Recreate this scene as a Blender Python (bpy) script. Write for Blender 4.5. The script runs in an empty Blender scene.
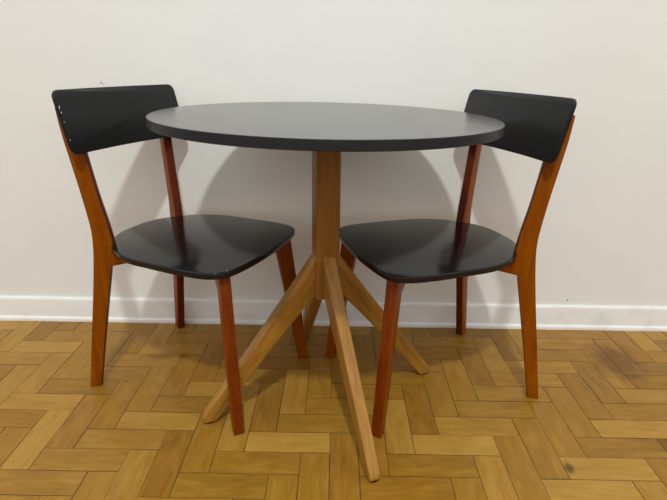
import bpy, bmesh, math, random
from mathutils import Matrix, Vector
random.seed(7)
C = bpy.context.scene.collection
PI = math.pi

# ------------------------------------------------------------------ helpers
def link(name, bm, mats, parent=None, smooth=False):
    me = bpy.data.meshes.new(name)
    bmesh.ops.recalc_face_normals(bm, faces=bm.faces)
    bm.to_mesh(me); bm.free()
    for m in (mats if isinstance(mats, (list, tuple)) else [mats]):
        me.materials.append(m)
    if smooth:
        for p in me.polygons: p.use_smooth = True
        try: me.set_sharp_from_angle(angle=math.radians(40))
        except Exception: pass
    o = bpy.data.objects.new(name, me)
    C.objects.link(o)
    if parent: o.parent = parent
    return o

def prism_xz(poly, y0, y1, bev=0.002, segs=2, bm=None):
    """polygon in (x, z) extruded along y"""
    bm = bm or bmesh.new()
    a = [bm.verts.new((x, y0, z)) for x, z in poly]
    b = [bm.verts.new((x, y1, z)) for x, z in poly]
    fs = [bm.faces.new(a), bm.faces.new(b[::-1])]
    n = len(poly)
    for i in range(n):
        fs.append(bm.faces.new((a[i], b[i], b[(i+1) % n], a[(i+1) % n])))
    bmesh.ops.recalc_face_normals(bm, faces=fs)
    if bev:
        es = [e for e in bm.edges if e.is_valid and len(e.link_faces) == 2 and e.calc_face_angle(0) > 0.5]
        bmesh.ops.bevel(bm, geom=es, offset=bev, segments=segs, affect='EDGES', profile=0.5, clamp_overlap=True)
    return bm

def smooth_path(pts, n=5):
    """Catmull-Rom through points"""
    out = []
    for i in range(len(pts)-1):
        p0 = pts[max(i-1, 0)]; p1 = pts[i]; p2 = pts[i+1]; p3 = pts[min(i+2, len(pts)-1)]
        for k in range(n):
            t = k/n
            out.append(tuple(0.5*((2*p1[j]) + (-p0[j]+p2[j])*t + (2*p0[j]-5*p1[j]+4*p2[j]-p3[j])*t*t
                                  + (-p0[j]+3*p1[j]-3*p2[j]+p3[j])*t**3) for j in range(2)))
    out.append(tuple(pts[-1]))
    return out

def sections(bm, rings):
    """loft closed rings"""
    vs = [[bm.verts.new(p) for p in r] for r in rings]
    n = len(vs[0])
    for a, b in zip(vs[:-1], vs[1:]):
        for i in range(n):
            bm.faces.new((a[i], a[(i+1) % n], b[(i+1) % n], b[i]))
    bm.faces.new(vs[0][::-1]); bm.faces.new(vs[-1])
    return bm

# ------------------------------------------------------------------ materials
def new_mat(name):
    m = bpy.data.materials.new(name); m.use_nodes = True
    nt = m.node_tree; b = nt.nodes['Principled BSDF']
    return m, nt, b

def N(nt, t, **kw):
    n = nt.nodes.new(t)
    for k, v in kw.items(): setattr(n, k, v)
    return n

def srgb(r, g, b):
    f = lambda c: (c/255/12.92) if c/255 <= .04045 else ((c/255+.055)/1.055)**2.4
    return (f(r), f(g), f(b), 1)

def wood(name, dark, light, grain=(60, 60, 4), rot=(0, 0, 0), rough=.38, coat=.15, bump=.05, spec=.4):
    m, nt, b = new_mat(name)
    tc = N(nt, 'ShaderNodeTexCoord'); mp = N(nt, 'ShaderNodeMapping'); mp.inputs['Rotation'].default_value = rot
    mp2 = N(nt, 'ShaderNodeMapping'); mp2.inputs['Scale'].default_value = grain
    nt.links.new(tc.outputs['Object'], mp.inputs[0]); nt.links.new(mp.outputs[0], mp2.inputs[0])
    no = N(nt, 'ShaderNodeTexNoise'); no.inputs['Scale'].default_value = 1; no.inputs['Detail'].default_value = 5
    no.inputs['Distortion'].default_value = .6
    nt.links.new(mp2.outputs[0], no.inputs['Vector'])
    fine = N(nt, 'ShaderNodeTexNoise'); fine.inputs['Scale'].default_value = 5; fine.inputs['Detail'].default_value = 4
    nt.links.new(mp2.outputs[0], fine.inputs['Vector'])
    mx = N(nt, 'ShaderNodeMix'); mx.data_type = 'FLOAT'; mx.inputs[0].default_value = .35
    nt.links.new(no.outputs[0], mx.inputs[2]); nt.links.new(fine.outputs[0], mx.inputs[3])
    cr = N(nt, 'ShaderNodeValToRGB'); cr.color_ramp.elements[0].position = .34; cr.color_ramp.elements[1].position = .66
    cr.color_ramp.elements[0].color = dark; cr.color_ramp.elements[1].color = light
    nt.links.new(mx.outputs[0], cr.inputs[0]); nt.links.new(cr.outputs[0], b.inputs['Base Color'])
    bp = N(nt, 'ShaderNodeBump'); bp.inputs['Strength'].default_value = bump; bp.inputs['Distance'].default_value = .001
    nt.links.new(mx.outputs[0], bp.inputs['Height']); nt.links.new(bp.outputs[0], b.inputs['Normal'])
    b.inputs['Roughness'].default_value = rough; b.inputs['Specular IOR Level'].default_value = spec
    b.inputs['Coat Weight'].default_value = coat; b.inputs['Coat Roughness'].default_value = .25
    return m

def black(name, col, rough, spec=.5, nscale=300, bump=.02):
    m, nt, b = new_mat(name)
    tc = N(nt, 'ShaderNodeTexCoord'); no = N(nt, 'ShaderNodeTexNoise')
    no.inputs['Scale'].default_value = nscale; no.inputs['Detail'].default_value = 3
    nt.links.new(tc.outputs['Object'], no.inputs['Vector'])
    lo = N(nt, 'ShaderNodeTexNoise'); lo.inputs['Scale'].default_value = 7; lo.inputs['Detail'].default_value = 3
    nt.links.new(tc.outputs['Object'], lo.inputs['Vector'])
    cr = N(nt, 'ShaderNodeValToRGB')
    cr.color_ramp.elements[0].color = tuple(c*.8 for c in col[:3])+(1,); cr.color_ramp.elements[1].color = tuple(c*1.25 for c in col[:3])+(1,)
    nt.links.new(lo.outputs[0], cr.inputs[0]); nt.links.new(cr.outputs[0], b.inputs['Base Color'])
    mr = N(nt, 'ShaderNodeMapRange'); mr.inputs['To Min'].default_value = rough*.85; mr.inputs['To Max'].default_value = rough*1.15
    nt.links.new(lo.outputs[0], mr.inputs[0]); nt.links.new(mr.outputs[0], b.inputs['Roughness'])
    bp = N(nt, 'ShaderNodeBump'); bp.inputs['Strength'].default_value = bump; bp.inputs['Distance'].default_value = .0005
    nt.links.new(no.outputs[0], bp.inputs['Height']); nt.links.new(bp.outputs[0], b.inputs['Normal'])
    b.inputs['Specular IOR Level'].default_value = spec
    return m

M_side = wood('wood_orange', srgb(120, 58, 0), srgb(146, 78, 2), (55, 55, 5), spec=.12, coat=0)
M_face = wood('wood_red', srgb(84, 30, 14), srgb(108, 44, 22), (55, 55, 5), spec=.15, coat=0)
M_fleg = wood('wood_cherry_stain', srgb(116, 54, 0), srgb(142, 72, 4), (55, 55, 5), spec=.12, coat=0)
M_face2 = wood('wood_cherry_face', srgb(98, 38, 0), srgb(124, 54, 2), (55, 55, 5), spec=.12, coat=0)
TILT = -math.atan2(.425, .31)
M_tleg = wood('wood_honey_leg', srgb(130, 88, 24), srgb(176, 126, 46), (6, 70, 70), (0, TILT, 0), .42, .2, .12)
M_tpost = wood('wood_honey_post', srgb(122, 78, 24), srgb(150, 100, 36), (55, 55, 4), (0, 0, 0), .45, .15, .1, spec=.3)
M_seat = black('black_lacquer', srgb(20, 20, 21), .14, .36)
M_back = black('black_lacquer_back', srgb(18, 20, 20), .36, .3)
M_top = black('black_laminate', srgb(50, 52, 48), .20, .8, 500, .03)
M_edge = black('black_edge_band', srgb(27, 28, 32), .45, .4)
M_pad = black('dark_felt', srgb(24, 18, 16), .9, .2)
M_chip = wood('bare_wood_chip', srgb(205, 195, 178), srgb(226, 220, 208), (200, 200, 200), rough=.7, coat=0)
M_steel = black('dark_steel', srgb(60, 60, 62), .5, .5)

# wall paint
def wall_mat():
    m, nt, b = new_mat('wall_paint')
    tc = N(nt, 'ShaderNodeTexCoord')
    n1 = N(nt, 'ShaderNodeTexNoise'); n1.inputs['Scale'].default_value = 1.6; n1.inputs['Detail'].default_value = 4
    nt.links.new(tc.outputs['Object'], n1.inputs['Vector'])
    cr = N(nt, 'ShaderNodeValToRGB'); cr.color_ramp.elements[0].position = .3; cr.color_ramp.elements[1].position = .7
    cr.color_ramp.elements[0].color = srgb(233, 234, 228); cr.color_ramp.elements[1].color = srgb(238, 239, 233)
    nt.links.new(n1.outputs[0], cr.inputs[0])
    col = cr.outputs[0]
    # small blemishes: nail hole, filler spots
    for (x, y, z), r, c in WALL_MARKS:
        sub = N(nt, 'ShaderNodeVectorMath', operation='DISTANCE'); sub.inputs[1].default_value = (x, y, z)
        wob = N(nt, 'ShaderNodeTexNoise'); wob.inputs['Scale'].default_value = 150
        nt.links.new(tc.outputs['Object'], wob.inputs['Vector'])
        nt.links.new(tc.outputs['Object'], sub.inputs[0])
        ad = N(nt, 'ShaderNodeMath', operation='MULTIPLY_ADD'); ad.inputs[1].default_value = r*1.2
        nt.links.new(wob.outputs[0], ad.inputs[0]); nt.links.new(sub.outputs['Value'], ad.inputs[2])
        lt = N(nt, 'ShaderNodeMapRange'); lt.inputs['From Min'].default_value = r*1.9; lt.inputs['From Max'].default_value = r*1.2
        nt.links.new(ad.outputs[0], lt.inputs[0])
        mx = N(nt, 'ShaderNodeMix'); mx.data_type = 'RGBA'; mx.inputs[7].default_value = c
        nt.links.new(lt.outputs[0], mx.inputs[0]); nt.links.new(col, mx.inputs[6]); col = mx.outputs[2]
    nt.links.new(col, b.inputs['Base Color'])
    n2 = N(nt, 'ShaderNodeTexNoise'); n2.inputs['Scale'].default_value = 14; n2.inputs['Detail'].default_value = 6
    nt.links.new(tc.outputs['Object'], n2.inputs['Vector'])
    bp = N(nt, 'ShaderNodeBump'); bp.inputs['Strength'].default_value = .12; bp.inputs['Distance'].default_value = .01
    nt.links.new(n2.outputs[0], bp.inputs['Height']); nt.links.new(bp.outputs[0], b.inputs['Normal'])
    b.inputs['Roughness'].default_value = .55; b.inputs['Specular IOR Level'].default_value = .25
    return m

WALLY = 1.6166
WALL_MARKS = [((-.737, WALLY, .837), .0026, srgb(120, 105, 100)), ((-.729, WALLY, .835), .002, srgb(140, 120, 112)),
              ((-.479, WALLY, .826), .0022, srgb(170, 165, 158)), ((.844, WALLY, .113), .003, srgb(110, 100, 95))]
M_wall = wall_mat()

def base_mat():
    m, nt, b = new_mat('baseboard_paint')
    tc = N(nt, 'ShaderNodeTexCoord')
    n1 = N(nt, 'ShaderNodeTexNoise'); n1.inputs['Scale'].default_value = 9; n1.inputs['Detail'].default_value = 5
    nt.links.new(tc.outputs['Object'], n1.inputs['Vector'])
    cr = N(nt, 'ShaderNodeValToRGB'); cr.color_ramp.elements[0].position = .25; cr.color_ramp.elements[1].position = .5
    cr.color_ramp.elements[0].color = srgb(224, 224, 218); cr.color_ramp.elements[1].color = srgb(240, 241, 236)
    nt.links.new(n1.outputs[0], cr.inputs[0]); nt.links.new(cr.outputs[0], b.inputs['Base Color'])
    b.inputs['Roughness'].default_value = .35
    bp = N(nt, 'ShaderNodeBump'); bp.inputs['Strength'].default_value = .2; bp.inputs['Distance'].default_value = .004
    nt.links.new(n1.outputs[0], bp.inputs['Height']); nt.links.new(bp.outputs[0], b.inputs['Normal'])
    return m
M_base = base_mat()

def floor_mat():
    m, nt, b = new_mat('parquet')
    tc = N(nt, 'ShaderNodeTexCoord')
    uv = N(nt, 'ShaderNodeUVMap'); uv.uv_map = 'grain'
    at = N(nt, 'ShaderNodeAttribute'); at.attribute_name = 'tone'
    sep = N(nt, 'ShaderNodeSeparateColor'); nt.links.new(at.outputs['Color'], sep.inputs[0])
    # grain : stretched along the block
    mp = N(nt, 'ShaderNodeMapping'); mp.inputs['Scale'].default_value = (9, 95, 1)
    nt.links.new(uv.outputs[0], mp.inputs[0])
    g = N(nt, 'ShaderNodeTexNoise'); g.inputs['Scale'].default_value = 1; g.inputs['Detail'].default_value = 6; g.inputs['Distortion'].default_value = 1.1
    nt.links.new(mp.outputs[0], g.inputs['Vector'])
    mpb = N(nt, 'ShaderNodeMapping'); mpb.inputs['Scale'].default_value = (7, 22, 1)
    nt.links.new(uv.outputs[0], mpb.inputs[0])
    g2 = N(nt, 'ShaderNodeTexNoise'); g2.inputs['Scale'].default_value = 1; g2.inputs['Detail'].default_value = 3; g2.inputs['Distortion'].default_value = 1.5
    nt.links.new(mpb.outputs[0], g2.inputs['Vector'])
    # value : tone + grain
    a = N(nt, 'ShaderNodeMath', operation='MULTIPLY_ADD'); a.inputs[1].default_value = .30
    nt.links.new(g.outputs[0], a.inputs[0]); nt.links.new(sep.outputs[0], a.inputs[2])
    a2 = N(nt, 'ShaderNodeMath', operation='MULTIPLY_ADD'); a2.inputs[1].default_value = .38
    nt.links.new(g2.outputs[0], a2.inputs[0]); nt.links.new(a.outputs[0], a2.inputs[2])
    cr = N(nt, 'ShaderNodeValToRGB'); cr.color_ramp.elements[0].position = .30; cr.color_ramp.elements[1].position = 1.15 if False else 1.0
    cr.color_ramp.elements[0].color = srgb(104, 72, 14); cr.color_ramp.elements[1].color = srgb(190, 150, 68)
    e = cr.color_ramp.elements.new(.62); e.color = srgb(152, 112, 36)
    nt.links.new(a2.outputs[0], cr.inputs[0])
    # hue shift toward reddish per block
    mxh = N(nt, 'ShaderNodeMix'); mxh.data_type = 'RGBA'; mxh.blend_type = 'MULTIPLY'
    mxh.inputs[7].default_value = (.92, .76, .66, 1)
    nt.links.new(sep.outputs[1], mxh.inputs[0]); nt.links.new(cr.outputs[0], mxh.inputs[6])
    col = mxh.outputs[2]
    # dark worn smudge by the wall and filled knot
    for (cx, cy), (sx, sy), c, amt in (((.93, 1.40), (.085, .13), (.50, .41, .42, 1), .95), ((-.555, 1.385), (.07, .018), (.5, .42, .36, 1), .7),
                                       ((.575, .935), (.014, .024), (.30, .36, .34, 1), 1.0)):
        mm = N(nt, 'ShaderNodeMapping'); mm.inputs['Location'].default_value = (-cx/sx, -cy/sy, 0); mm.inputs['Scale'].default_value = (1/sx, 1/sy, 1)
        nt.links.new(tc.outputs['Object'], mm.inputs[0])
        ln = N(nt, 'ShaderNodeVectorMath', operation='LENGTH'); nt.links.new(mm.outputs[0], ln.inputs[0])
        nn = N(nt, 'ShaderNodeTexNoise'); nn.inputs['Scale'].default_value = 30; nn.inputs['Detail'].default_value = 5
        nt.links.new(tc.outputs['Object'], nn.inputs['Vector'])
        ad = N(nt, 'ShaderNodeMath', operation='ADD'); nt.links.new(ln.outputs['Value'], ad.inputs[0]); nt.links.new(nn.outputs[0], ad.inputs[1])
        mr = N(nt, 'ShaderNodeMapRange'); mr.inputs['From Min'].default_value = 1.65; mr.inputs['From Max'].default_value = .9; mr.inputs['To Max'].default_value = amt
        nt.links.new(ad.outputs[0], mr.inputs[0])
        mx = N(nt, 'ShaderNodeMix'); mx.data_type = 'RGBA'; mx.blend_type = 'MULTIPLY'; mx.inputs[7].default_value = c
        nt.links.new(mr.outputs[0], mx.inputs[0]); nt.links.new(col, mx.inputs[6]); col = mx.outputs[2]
    nt.links.new(col, b.inputs['Base Color'])
    # wavy old varnish
    v = N(nt, 'ShaderNodeTexNoise'); v.inputs['Scale'].default_value = 9; v.inputs['Detail'].default_value = 3; v.inputs['Distortion'].default_value = .8
    nt.links.new(tc.outputs['Object'], v.inputs['Vector'])
    rr = N(nt, 'ShaderNodeMapRange'); rr.inputs['From Min'].default_value = .3; rr.inputs['From Max'].default_value = .7
    rr.inputs['To Min'].default_value = .24; rr.inputs['To Max'].default_value = .46
    nt.links.new(v.outputs[0], rr.inputs[0]); nt.links.new(rr.outputs[0], b.inputs['Roughness'])
    bp = N(nt, 'ShaderNodeBump'); bp.inputs['Strength'].default_value = .25; bp.inputs['Distance'].default_value = .004
    nt.links.new(v.outputs[0], bp.inputs['Height'])
    bp2 = N(nt, 'ShaderNodeBump'); bp2.inputs['Strength'].default_value = .15; bp2.inputs['Distance'].default_value = .001
    nt.links.new(g.outputs[0], bp2.inputs['Height']); nt.links.new(bp.outputs[0], bp2.inputs['Normal'])
    nt.links.new(bp2.outputs[0], b.inputs['Normal'])
    b.inputs['Specular IOR Level'].default_value = .3
    return m
M_floor = floor_mat()
M_gap, _nt, _b = new_mat('parquet_joint')
_n = N(_nt, 'ShaderNodeTexNoise'); _n.inputs['Scale'].default_value = 25
_c = N(_nt, 'ShaderNodeValToRGB'); _c.color_ramp.elements[0].color = srgb(60, 40, 17); _c.color_ramp.elements[1].color = srgb(116, 82, 38)
_nt.links.new(_n.outputs[0], _c.inputs[0]); _nt.links.new(_c.outputs[0], _b.inputs['Base Color']); _b.inputs['Roughness'].default_value = .7

# ------------------------------------------------------------------ setting
def structure(o, label=None):
    o['kind'] = 'structure'
    if label: o['label'] = label
    return o

def make_floor():
    bm = bmesh.new(); uvl = bm.loops.layers.uv.new('grain'); tl = bm.loops.layers.float_color.new('tone')
    U = .071; OX, OY = -.005, .969
    X0, X1, Y0, Y1 = -2.2, 2.2, -1.6, WALLY + .004
    base = [bm.verts.new(v) for v in ((X0, Y0, -.0014), (X1, Y0, -.0014), (X1, Y1, -.0014), (X0, Y1, -.0014))]
    f = bm.faces.new(base); f.material_index = 1
    und = [bm.verts.new(v) for v in ((X0, Y0, -.03), (X1, Y0, -.03), (X1, Y1, -.03), (X0, Y1, -.03))]
    bm.faces.new(und[::-1]).material_index = 1
    for k in range(4): bm.faces.new((und[k], und[(k+1) % 4], base[(k+1) % 4], base[k])).material_index = 1
    tones = {  # blocks whose shade stands out (start cell, direction): (lightness, redness)
        (2, -2, 'h'): (.50, 0), (3, 0, 'h'): (.46, .05), (8, -1, 'h'): (.42, .1), (7, -2, 'h'): (.44, .1), (-3, 0, 'h'): (.50, .0),
        (-9, 3, 'v'): (.46, .1), (-11, -1, 'v'): (.44, .15), (-15, 6, 'h'): (.44, .2), (-13, 2, 'h'): (.40, .2), (12, -2, 'v'): (.12, .9),
        (-12, -1, 'v'): (.1, .8), (9, 2, 'v'): (.2, .5), (-8, 1, 'h'): (.40, .1)}
    seen = set()
    i0, i1 = int((X0-OX)/U)-4, int((X1-OX)/U)+4
    j0, j1 = int((Y0-OY)/U)-4, int((Y1-OY)/U)+4
    for i in range(i0, i1):
        for j in range(j0, j1):
            k = (i-j) % 6
            if k >= 3: key = (i-(k-3), j, 'h')
            else: key = (i, j-(2-k), 'v')
            if key in seen: continue
            seen.add(key)
            a, c, d = key
            w, h = (3, 1) if d == 'h' else (1, 3)
            g = random.uniform(.0004, .0013)
            xa, xb = OX+a*U+g, OX+(a+w)*U-random.uniform(.0004, .0013)
            ya, yb = OY+c*U+g, OY+(c+h)*U-random.uniform(.0003, .0012)
            xa, xb = max(xa, X0), min(xb, X1); ya, yb = max(ya, Y0), min(yb, Y1)
            if xb-xa < .002 or yb-ya < .002: continue
            z = random.uniform(-.0003, .0)
            js = [(random.uniform(-.0006, .0006), random.uniform(-.0006, .0006)) for _ in range(4)]
            tp = [(xa, ya), (xb, ya), (xb, yb), (xa, yb)]
            tp = [(min(max(x+q[0], X0), X1), min(max(y+q[1], Y0), Y1)) for (x, y), q in zip(tp, js)]
            tilt = [random.uniform(-.00025, .0) for _ in range(4)]
            vs = [bm.verts.new((x, y, z+t)) for (x, y), t in zip(tp, tilt)]
            f = bm.faces.new(vs)
            t, r = tones.get(key, (random.triangular(.16, .42, .28), random.random()**2*.55))
            ou, ov = random.uniform(0, 50), random.uniform(0, 50)
            for l in f.loops:
                x, y = l.vert.co.x, l.vert.co.y
                l[uvl].uv = (ou+x, ov+y) if d == 'h' else (ou+y, ov+x)
                l[tl] = (t, r, 0, 1)
            # side walls of the block down to the bed
            bt = [bm.verts.new((v.co.x, v.co.y, -.0013)) for v in vs]
            for q in range(4):
                bm.faces.new((vs[q], bt[q], bt[(q+1) % 4], vs[(q+1) % 4])).material_index = 1
    me = bpy.data.meshes.new('floor'); bm.to_mesh(me); bm.free()
    me.materials.append(M_floor); me.materials.append(M_gap)
    o = bpy.data.objects.new('floor', me); C.objects.link(o)
    return structure(o)
make_floor()

bm = bmesh.new()
bmesh.ops.create_cube(bm, size=1, matrix=Matrix.Translation((0, WALLY+.06, 1.34)) @ Matrix.Diagonal((4.4, .12, 2.76, 1)))
structure(link('wall_back', bm, M_wall))

def baseboard():
    poly = [(0, 0), (-.010, 0), (-.010, .084), (-.009, .089), (-.006, .0925), (0, .0925)]
    bm = bmesh.new()
    n = 60; rings = []
    for k in range(n+1):
        x = -2.2+4.4*k/n; w = .0006*math.sin(k*1.7)+.0004*math.sin(k*.61)
        rings.append([(x, WALLY+y+(w if y < -.001 else 0), z+(w if z > .01 else 0)) for y, z in poly])
    sections(bm, rings)
    o = structure(link('baseboard_back', bm, M_base, smooth=True))
    bm = bmesh.new(); rings = []
    prof = [(-.0095, 0), (-.0165, 0), (-.017, .007), (-.0165, .0125), (-.0140, .0160), (-.0095, .0178)]
    for k in range(n*2+1):
        x = -2.2+4.4*k/(n*2); w = .0008*math.sin(k*.9)+.0005*math.sin(k*.37+1)
        rings.append([(x, WALLY+y+w, z) for y, z in prof])
    sections(bm, rings)
    link('shoe_molding', bm, M_base, parent=o, smooth=True)
baseboard()

# ------------------------------------------------------------------ chair
def make_chair():
    root = bpy.data.objects.new('dining_chair', None); C.objects.link(root)
    root.empty_display_size = .1
    # rear legs: bent planks, toed in towards the middle of the seat
    def plank(poly, mid, th, thick, s, mats, name, bev=.0022):
        """poly in (along, z); plank plane through mid, running inwards at angle th; s = side"""
        bm = prism_xz(poly, -thick/2, thick/2, bev, 2)
        for f in bm.faces: f.material_index = 0 if abs(f.normal.y) > .6 else 1  # broad faces get the lighter slot, edges the darker, redder one
        d = Vector((math.cos(th), -s*math.sin(th), 0)); n = Vector((s*math.sin(th), math.cos(th), 0))
        M = Matrix((d, n, Vector((0, 0, 1)))).transposed().to_4x4(); M.translation = Vector((mid[0], s*mid[1], 0))
        o = link(name, bm, mats, root, smooth=True)
        o.matrix_local = M
        return o
    rear = smooth_path([(-.052, 0), (-.026, .15), (-.001, .29), (.018, .41), (.0235, .475), (.020, .527), (.0115, .60), (-.001, .69), (-.0075, .74), (-.012, .797)], 4)
    top = [(-.010, .800), (.009, .800), (.0115, .797), (.0385, .690)]
    front = smooth_path([(.0385, .689), (.053, .58), (.067, .50), (.073, .45), (.0735, .440)], 4)
    head = [(.105, .4285), (.190, .4285), (.190, .402), (.13, .394), (.059, .381)]
    low = smooth_path([(.059, .380), (.040, .292), (.009, .15), (-.022, 0)], 4)
    for s in (-1, 1):
        plank(rear+top+front[1:]+head+low[1:], (-.215, .1705), math.radians(30.4), .024, s, [M_side, M_face], 'rear_leg')
    # front legs: tapered planks pointing at the middle, with a gusset head
    fl = [(0, .002), (.002, 0), (.026, 0), (.0285, .002), (.094, .380), (.100, .382), (.165, .422), (.168, .4285), (.054, .4285)]
    for s in (-1, 1):
        plank(fl, (.2600, .2020), math.radians(180-44), .0275, s, [M_fleg, M_face2], 'front_leg', .0035)
    for s in (-1, 1):
        plank([(0, .408), (.17, .408), (.17, .4285), (0, .4285)], (-.060, .080), math.radians(30.4), .020, s, [M_fleg, M_face2], 'seat_rail', .001)
        plank([(0, .420), (.175, .420), (.150, .4285), (0, .4285)], (.165, .105), math.radians(180-44), .018, s, [M_fleg, M_face2], 'seat_rail', .001)
    # seat
    half = [(-.206, 0), (-.203, .055), (-.183, .104), (-.153, .141), (-.117, .174), (-.045, .203), (.04, .2095), (.12, .2115), (.180, .2075),
            (.216, .195), (.238, .170), (.248, .130), (.2545, .07), (.257, 0)]
    hp = smooth_path([(-.203, -.055)]+half+[(.2545, -.07)], 5)
    hp = hp[5:-5]
    out = hp + [(x, -y) for x, y in hp[-2:0:-1]]
    cen = Vector((.03, 0))
    def ring(off, z):
        r = []; n = len(out)
        for i in range(n):
            a = Vector(out[i-1]); b = Vector(out[(i+1) % n]); t = (b-a).normalized(); nn = Vector((t.y, -t.x))
            if nn.dot(Vector(out[i])-cen) < 0: nn = -nn
            q = Vector(out[i]) - nn*off
            r.append((q.x, q.y, z))
        return r
    bm = bmesh.new()
    sections(bm, [ring(.006, .4285), ring(.0025, .4291), ring(.0005, .4315), ring(.0, .4415), ring(.0003, .4443), ring(.0014, .4456), ring(.0032, .4460)])
    seat = link('seat', bm, M_seat, root, smooth=True)
    # backrest: gently bowed rounded board, leaning back
    W = .2075; H = .148; th = .013; R = .018; NX = 28; NZ = 12
    bm = bmesh.new()
    def bpos(y, h, d):
        # h 0..H up the board, d 0 rear .. th front
        lean = math.atan2(.0345, .142)
        bow = -.018*(1-(y/W)**2)
        cup = 0
        return (-.1660 + bow - h*math.tan(lean) + d*math.cos(lean), y, .6895 + h + d*math.sin(lean)*.5)
    o2 = []
    for cy, cz, a0 in ((W-R, H-R, 0), (-(W-R), H-R, PI/2), (-(W-R), R, PI), (W-R, R, 3*PI/2)):
        for k in range(7):
            a = a0 + PI/2*k/6
            o2.append((cy+R*math.cos(a), cz+R*math.sin(a)))
    # add points along the long edges
    pts = []
    for i, q in enumerate(o2):
        pts.append(q); nx = o2[(i+1) % len(o2)]
        L = math.hypot(nx[0]-q[0], nx[1]-q[1])
        if L > .05:
            n = 20 if L > .2 else 5
            for k in range(1, n): pts.append((q[0]+(nx[0]-q[0])*k/n, q[1]+(nx[1]-q[1])*k/n))
    def bring(ins, d):
        return [bpos(y*(1-ins/W), H/2+(z-H/2)*(1-ins/(H/2)), d) for y, z in pts]
    rings = [bring(.0022, 0), bring(.0006, .0007), bring(0, .0025), bring(0, th-.003), bring(.0008, th-.0008), bring(.003, th)]
    vs = [[bm.verts.new(p) for p in r] for r in rings]
    n = len(pts)
    for a, b in zip(vs[:-1], vs[1:]):
        for i in range(n): bm.faces.new((a[i], a[(i+1) % n], b[(i+1) % n], b[i]))
    # caps as strips between top and bottom so the bow is kept
    for ringv, d, ins in ((vs[0], 0, .0022), (vs[-1], th, .003)):
        f = bm.faces.new(ringv if d else ringv[::-1])
        bmesh.ops.triangulate(bm, faces=[f], ngon_method='EAR_CLIP')
    back = link('backrest', bm, M_back, root, smooth=True)
    return root


def copy_tree(o, parent=None):
    c = o.copy(); C.objects.link(c)
    if parent: c.parent = parent
    for ch in list(o.children): copy_tree(ch, c)
    return c

chair_l = make_chair()
chair_r = copy_tree(chair_l)
chair_l.location = (-.40406, 1.3122, 0); chair_l.rotation_euler = (0, 0, -.39)
chair_r.location = (.28998, 1.30420, 0); chair_r.rotation_euler = (0, 0, 3.4838)
for c, lab in ((chair_l, 'wooden dining chair with black seat and chipped black backrest edge, left of the table'),
               (chair_r, 'wooden dining chair with black seat and unchipped black backrest, right of the table')):
    c['label'] = lab; c['category'] = 'chair'; c['group'] = 'dining chairs at the round table'

# paint chips on the left chair only
def chip(parent, pts3, name='paint_chip'):
    bm = bmesh.new()
    for loc, sc in pts3:
        r = bmesh.ops.create_icosphere(bm, subdivisions=2, radius=1, matrix=Matrix.Translation(loc) @ Matrix.Diagonal(sc+(1,)))
        for v in r['verts']:
            v.co += Vector((random.uniform(-1, 1)*sc[0], random.uniform(-1, 1)*sc[1], random.uniform(-1, 1)*sc[2]))*.25
    o = link(name, bm, M_chip, parent); o['label'] = 'pale chip in the black paint'
    return o
lb = [o for o in chair_l.children if o.name.startswith('backrest')][0]
ls = [o for o in chair_l.children if o.name.startswith('seat')][0]
for q in (((-.178, -.2070, .800), (.0012, .0006, .0042)), ((-.1745, -.2070, .789), (.001, .0006, .0022)), ((-.1705, -.2070, .768), (.0008, .0005, .0014)),
          ((-.1615, -.2068, .727), (.0008, .0005, .0014))):
    chip(lb, [q])
chip(ls, [((.2325, -.168, .4455), (.0035, .0045, .0006))])

# ------------------------------------------------------------------ table
TX, TY, PHI = -.0246, 1.1984, -1.1978
table = bpy.data.objects.new('pedestal_table', None); C.objects.link(table)
table.location = (TX, TY, 0)
table['label'] = 'round pedestal table with thin black top and four splayed honey-coloured wooden legs'
table['category'] = 'table'
R, HT, TH = .40, .7922, .0195
bm = bmesh.new(); n = 160
prof = [(R-.0012, HT-TH), (R, HT-TH+.0012), (R, HT-.0012), (R-.0012, HT)]
rings = [[(r*math.cos(2*PI*k/n), r*math.sin(2*PI*k/n), z) for k in range(n)] for r, z in prof]
sections(bm, rings)
bmesh.ops.recalc_face_normals(bm, faces=bm.faces)
for f in bm.faces: f.material_index = 0 if f.normal.z > .9 else 1
tt = link('tabletop', bm, [M_top, M_edge], table, smooth=True)
Mt = Matrix.Translation((0, 0, HT)) @ Matrix.Rotation(.0095, 4, 'Y') @ Matrix.Rotation(-.0035, 4, 'X') @ Matrix.Translation((0, 0, -HT)); tt.matrix_local = Mt
# pedestal post, square with eased corners
a, c = .0305, .0065
sq = [(a, -a+c), (a, a-c), (a-c, a), (-a+c, a), (-a, a-c), (-a, -a+c), (-a+c, -a), (a-c, -a)]
bm = sections(bmesh.new(), [[(x, y, z) for x, y in sq] for z in (.326, .45, .60, HT-TH-.003)])
post = link('pedestal_post', bm, M_tpost, table); post.rotation_euler = (0, 0, math.radians(-74.5))
bm = bmesh.new()
bmesh.ops.create_cube(bm, size=1, matrix=Matrix.Translation((0, 0, HT-TH-.0025)) @ Matrix.Diagonal((.22, .22, .0045, 1)))
bmesh.ops.bevel(bm, geom=[e for e in bm.edges if abs(e.verts[0].co.z-e.verts[1].co.z) > .001], offset=.02, segments=4, affect='EDGES')
link('mounting_plate', bm, M_steel, table)
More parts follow.
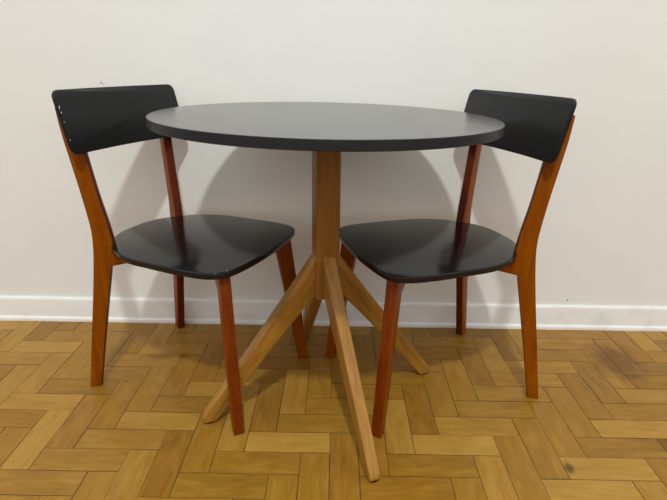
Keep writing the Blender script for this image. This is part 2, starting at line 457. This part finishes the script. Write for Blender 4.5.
# splayed legs
leg_poly = smooth_path([(.018, .458), (.040, .432), (.12, .322), (.22, .187), (.31, .069), (.342, .024)], 2) + \
           [(.346, .016), (.346, .009), (.342, .004), (.313, .004), (.308, .009)] + [(.22, .117), (.12, .236), (.035, .333), (.018, .354)]
def make_leg():
    bm = bmesh.new()
    w = lambda x: .0165 - .0025*min(1, max(0, x/.34))
    A = [bm.verts.new((x, -w(x), z)) for x, z in leg_poly]
    B = [bm.verts.new((x, w(x), z)) for x, z in leg_poly]
    n = len(leg_poly)
    bm.faces.new(A); bm.faces.new(B[::-1])
    for i in range(n): bm.faces.new((A[i], B[i], B[(i+1) % n], A[(i+1) % n]))
    bmesh.ops.recalc_face_normals(bm, faces=bm.faces)
    es = [e for e in bm.edges if len(e.link_faces) == 2 and e.calc_face_angle(0) > 1.2]
    bmesh.ops.bevel(bm, geom=es, offset=.008, segments=3, affect='EDGES', profile=.5, clamp_overlap=True)
    o = link('leg', bm, M_tleg, table, smooth=True)
    bm = bmesh.new()
    rr = [[(.3285+.0155*ca*s, .0125*sa*s, z) for ca, sa in [(math.cos(2*PI*k/20), math.sin(2*PI*k/20)) for k in range(20)]] for s, z in ((.95, 0), (1, .001), (1, .0055))]
    sections(bm, rr)
    link('foot_pad', bm, M_pad, o, smooth=True)
    return o
l0 = make_leg()
for k in range(4):
    l = l0 if k == 0 else copy_tree(l0, table)
    l.rotation_euler = (0, 0, PHI + k*PI/2 - (math.radians(7.5) if k == 2 else 0))

# ------------------------------------------------------------------ light
ld = bpy.data.lights.new('ceiling_lamp', 'POINT'); ld.energy = 215; ld.shadow_soft_size = .08; ld.color = (.97, 1, .97)
lo = bpy.data.objects.new('ceiling_lamp', ld); lo.location = (0, -.75, 3.25); C.objects.link(lo)
w = bpy.data.worlds.new('World'); bpy.context.scene.world = w; w.use_nodes = True
bg = w.node_tree.nodes['Background']
wn = w.node_tree
tc = N(wn, 'ShaderNodeTexCoord'); sx = N(wn, 'ShaderNodeSeparateXYZ'); wr = N(wn, 'ShaderNodeValToRGB'); ma = N(wn, 'ShaderNodeMapRange')
ma.inputs['From Min'].default_value = -1; ma.inputs['From Max'].default_value = 1
wn.links.new(tc.outputs['Generated'], sx.inputs[0]); wn.links.new(sx.outputs['Z'], ma.inputs[0]); wn.links.new(ma.outputs[0], wr.inputs[0])
e = wr.color_ramp.elements
e[0].position = .46; e[0].color = (.08, .06, .05, 1)
e[1].position = .85; e[1].color = (.73, .715, .725, 1)
q = e.new(.55); q.color = (.65, .625, .62, 1)
wn.links.new(wr.outputs[0], bg.inputs[0]); bg.inputs[1].default_value = 1.35

# ------------------------------------------------------------------ camera
cam = bpy.data.cameras.new('camera'); co = bpy.data.objects.new('camera', cam); C.objects.link(co)
F = Vector((-0.00313731, 0.93442426, -0.35614807)); Rt = Vector((0.99986397, 0.00869821, 0.01401365)); U = Vector((-0.01619255, 0.35605566, 0.93432444))
m = Matrix((Rt, U, -F)).transposed().to_4x4(); m.translation = (0, 0, .9094)
co.matrix_world = m
cam.sensor_width = 36; cam.lens = 494.40/667*36; cam.clip_start = .05
sc = bpy.context.scene; sc.camera = co
sc.view_settings.view_transform = 'Standard'; sc.view_settings.look = 'None'
sc.view_settings.exposure = 0; sc.view_settings.gamma = 1
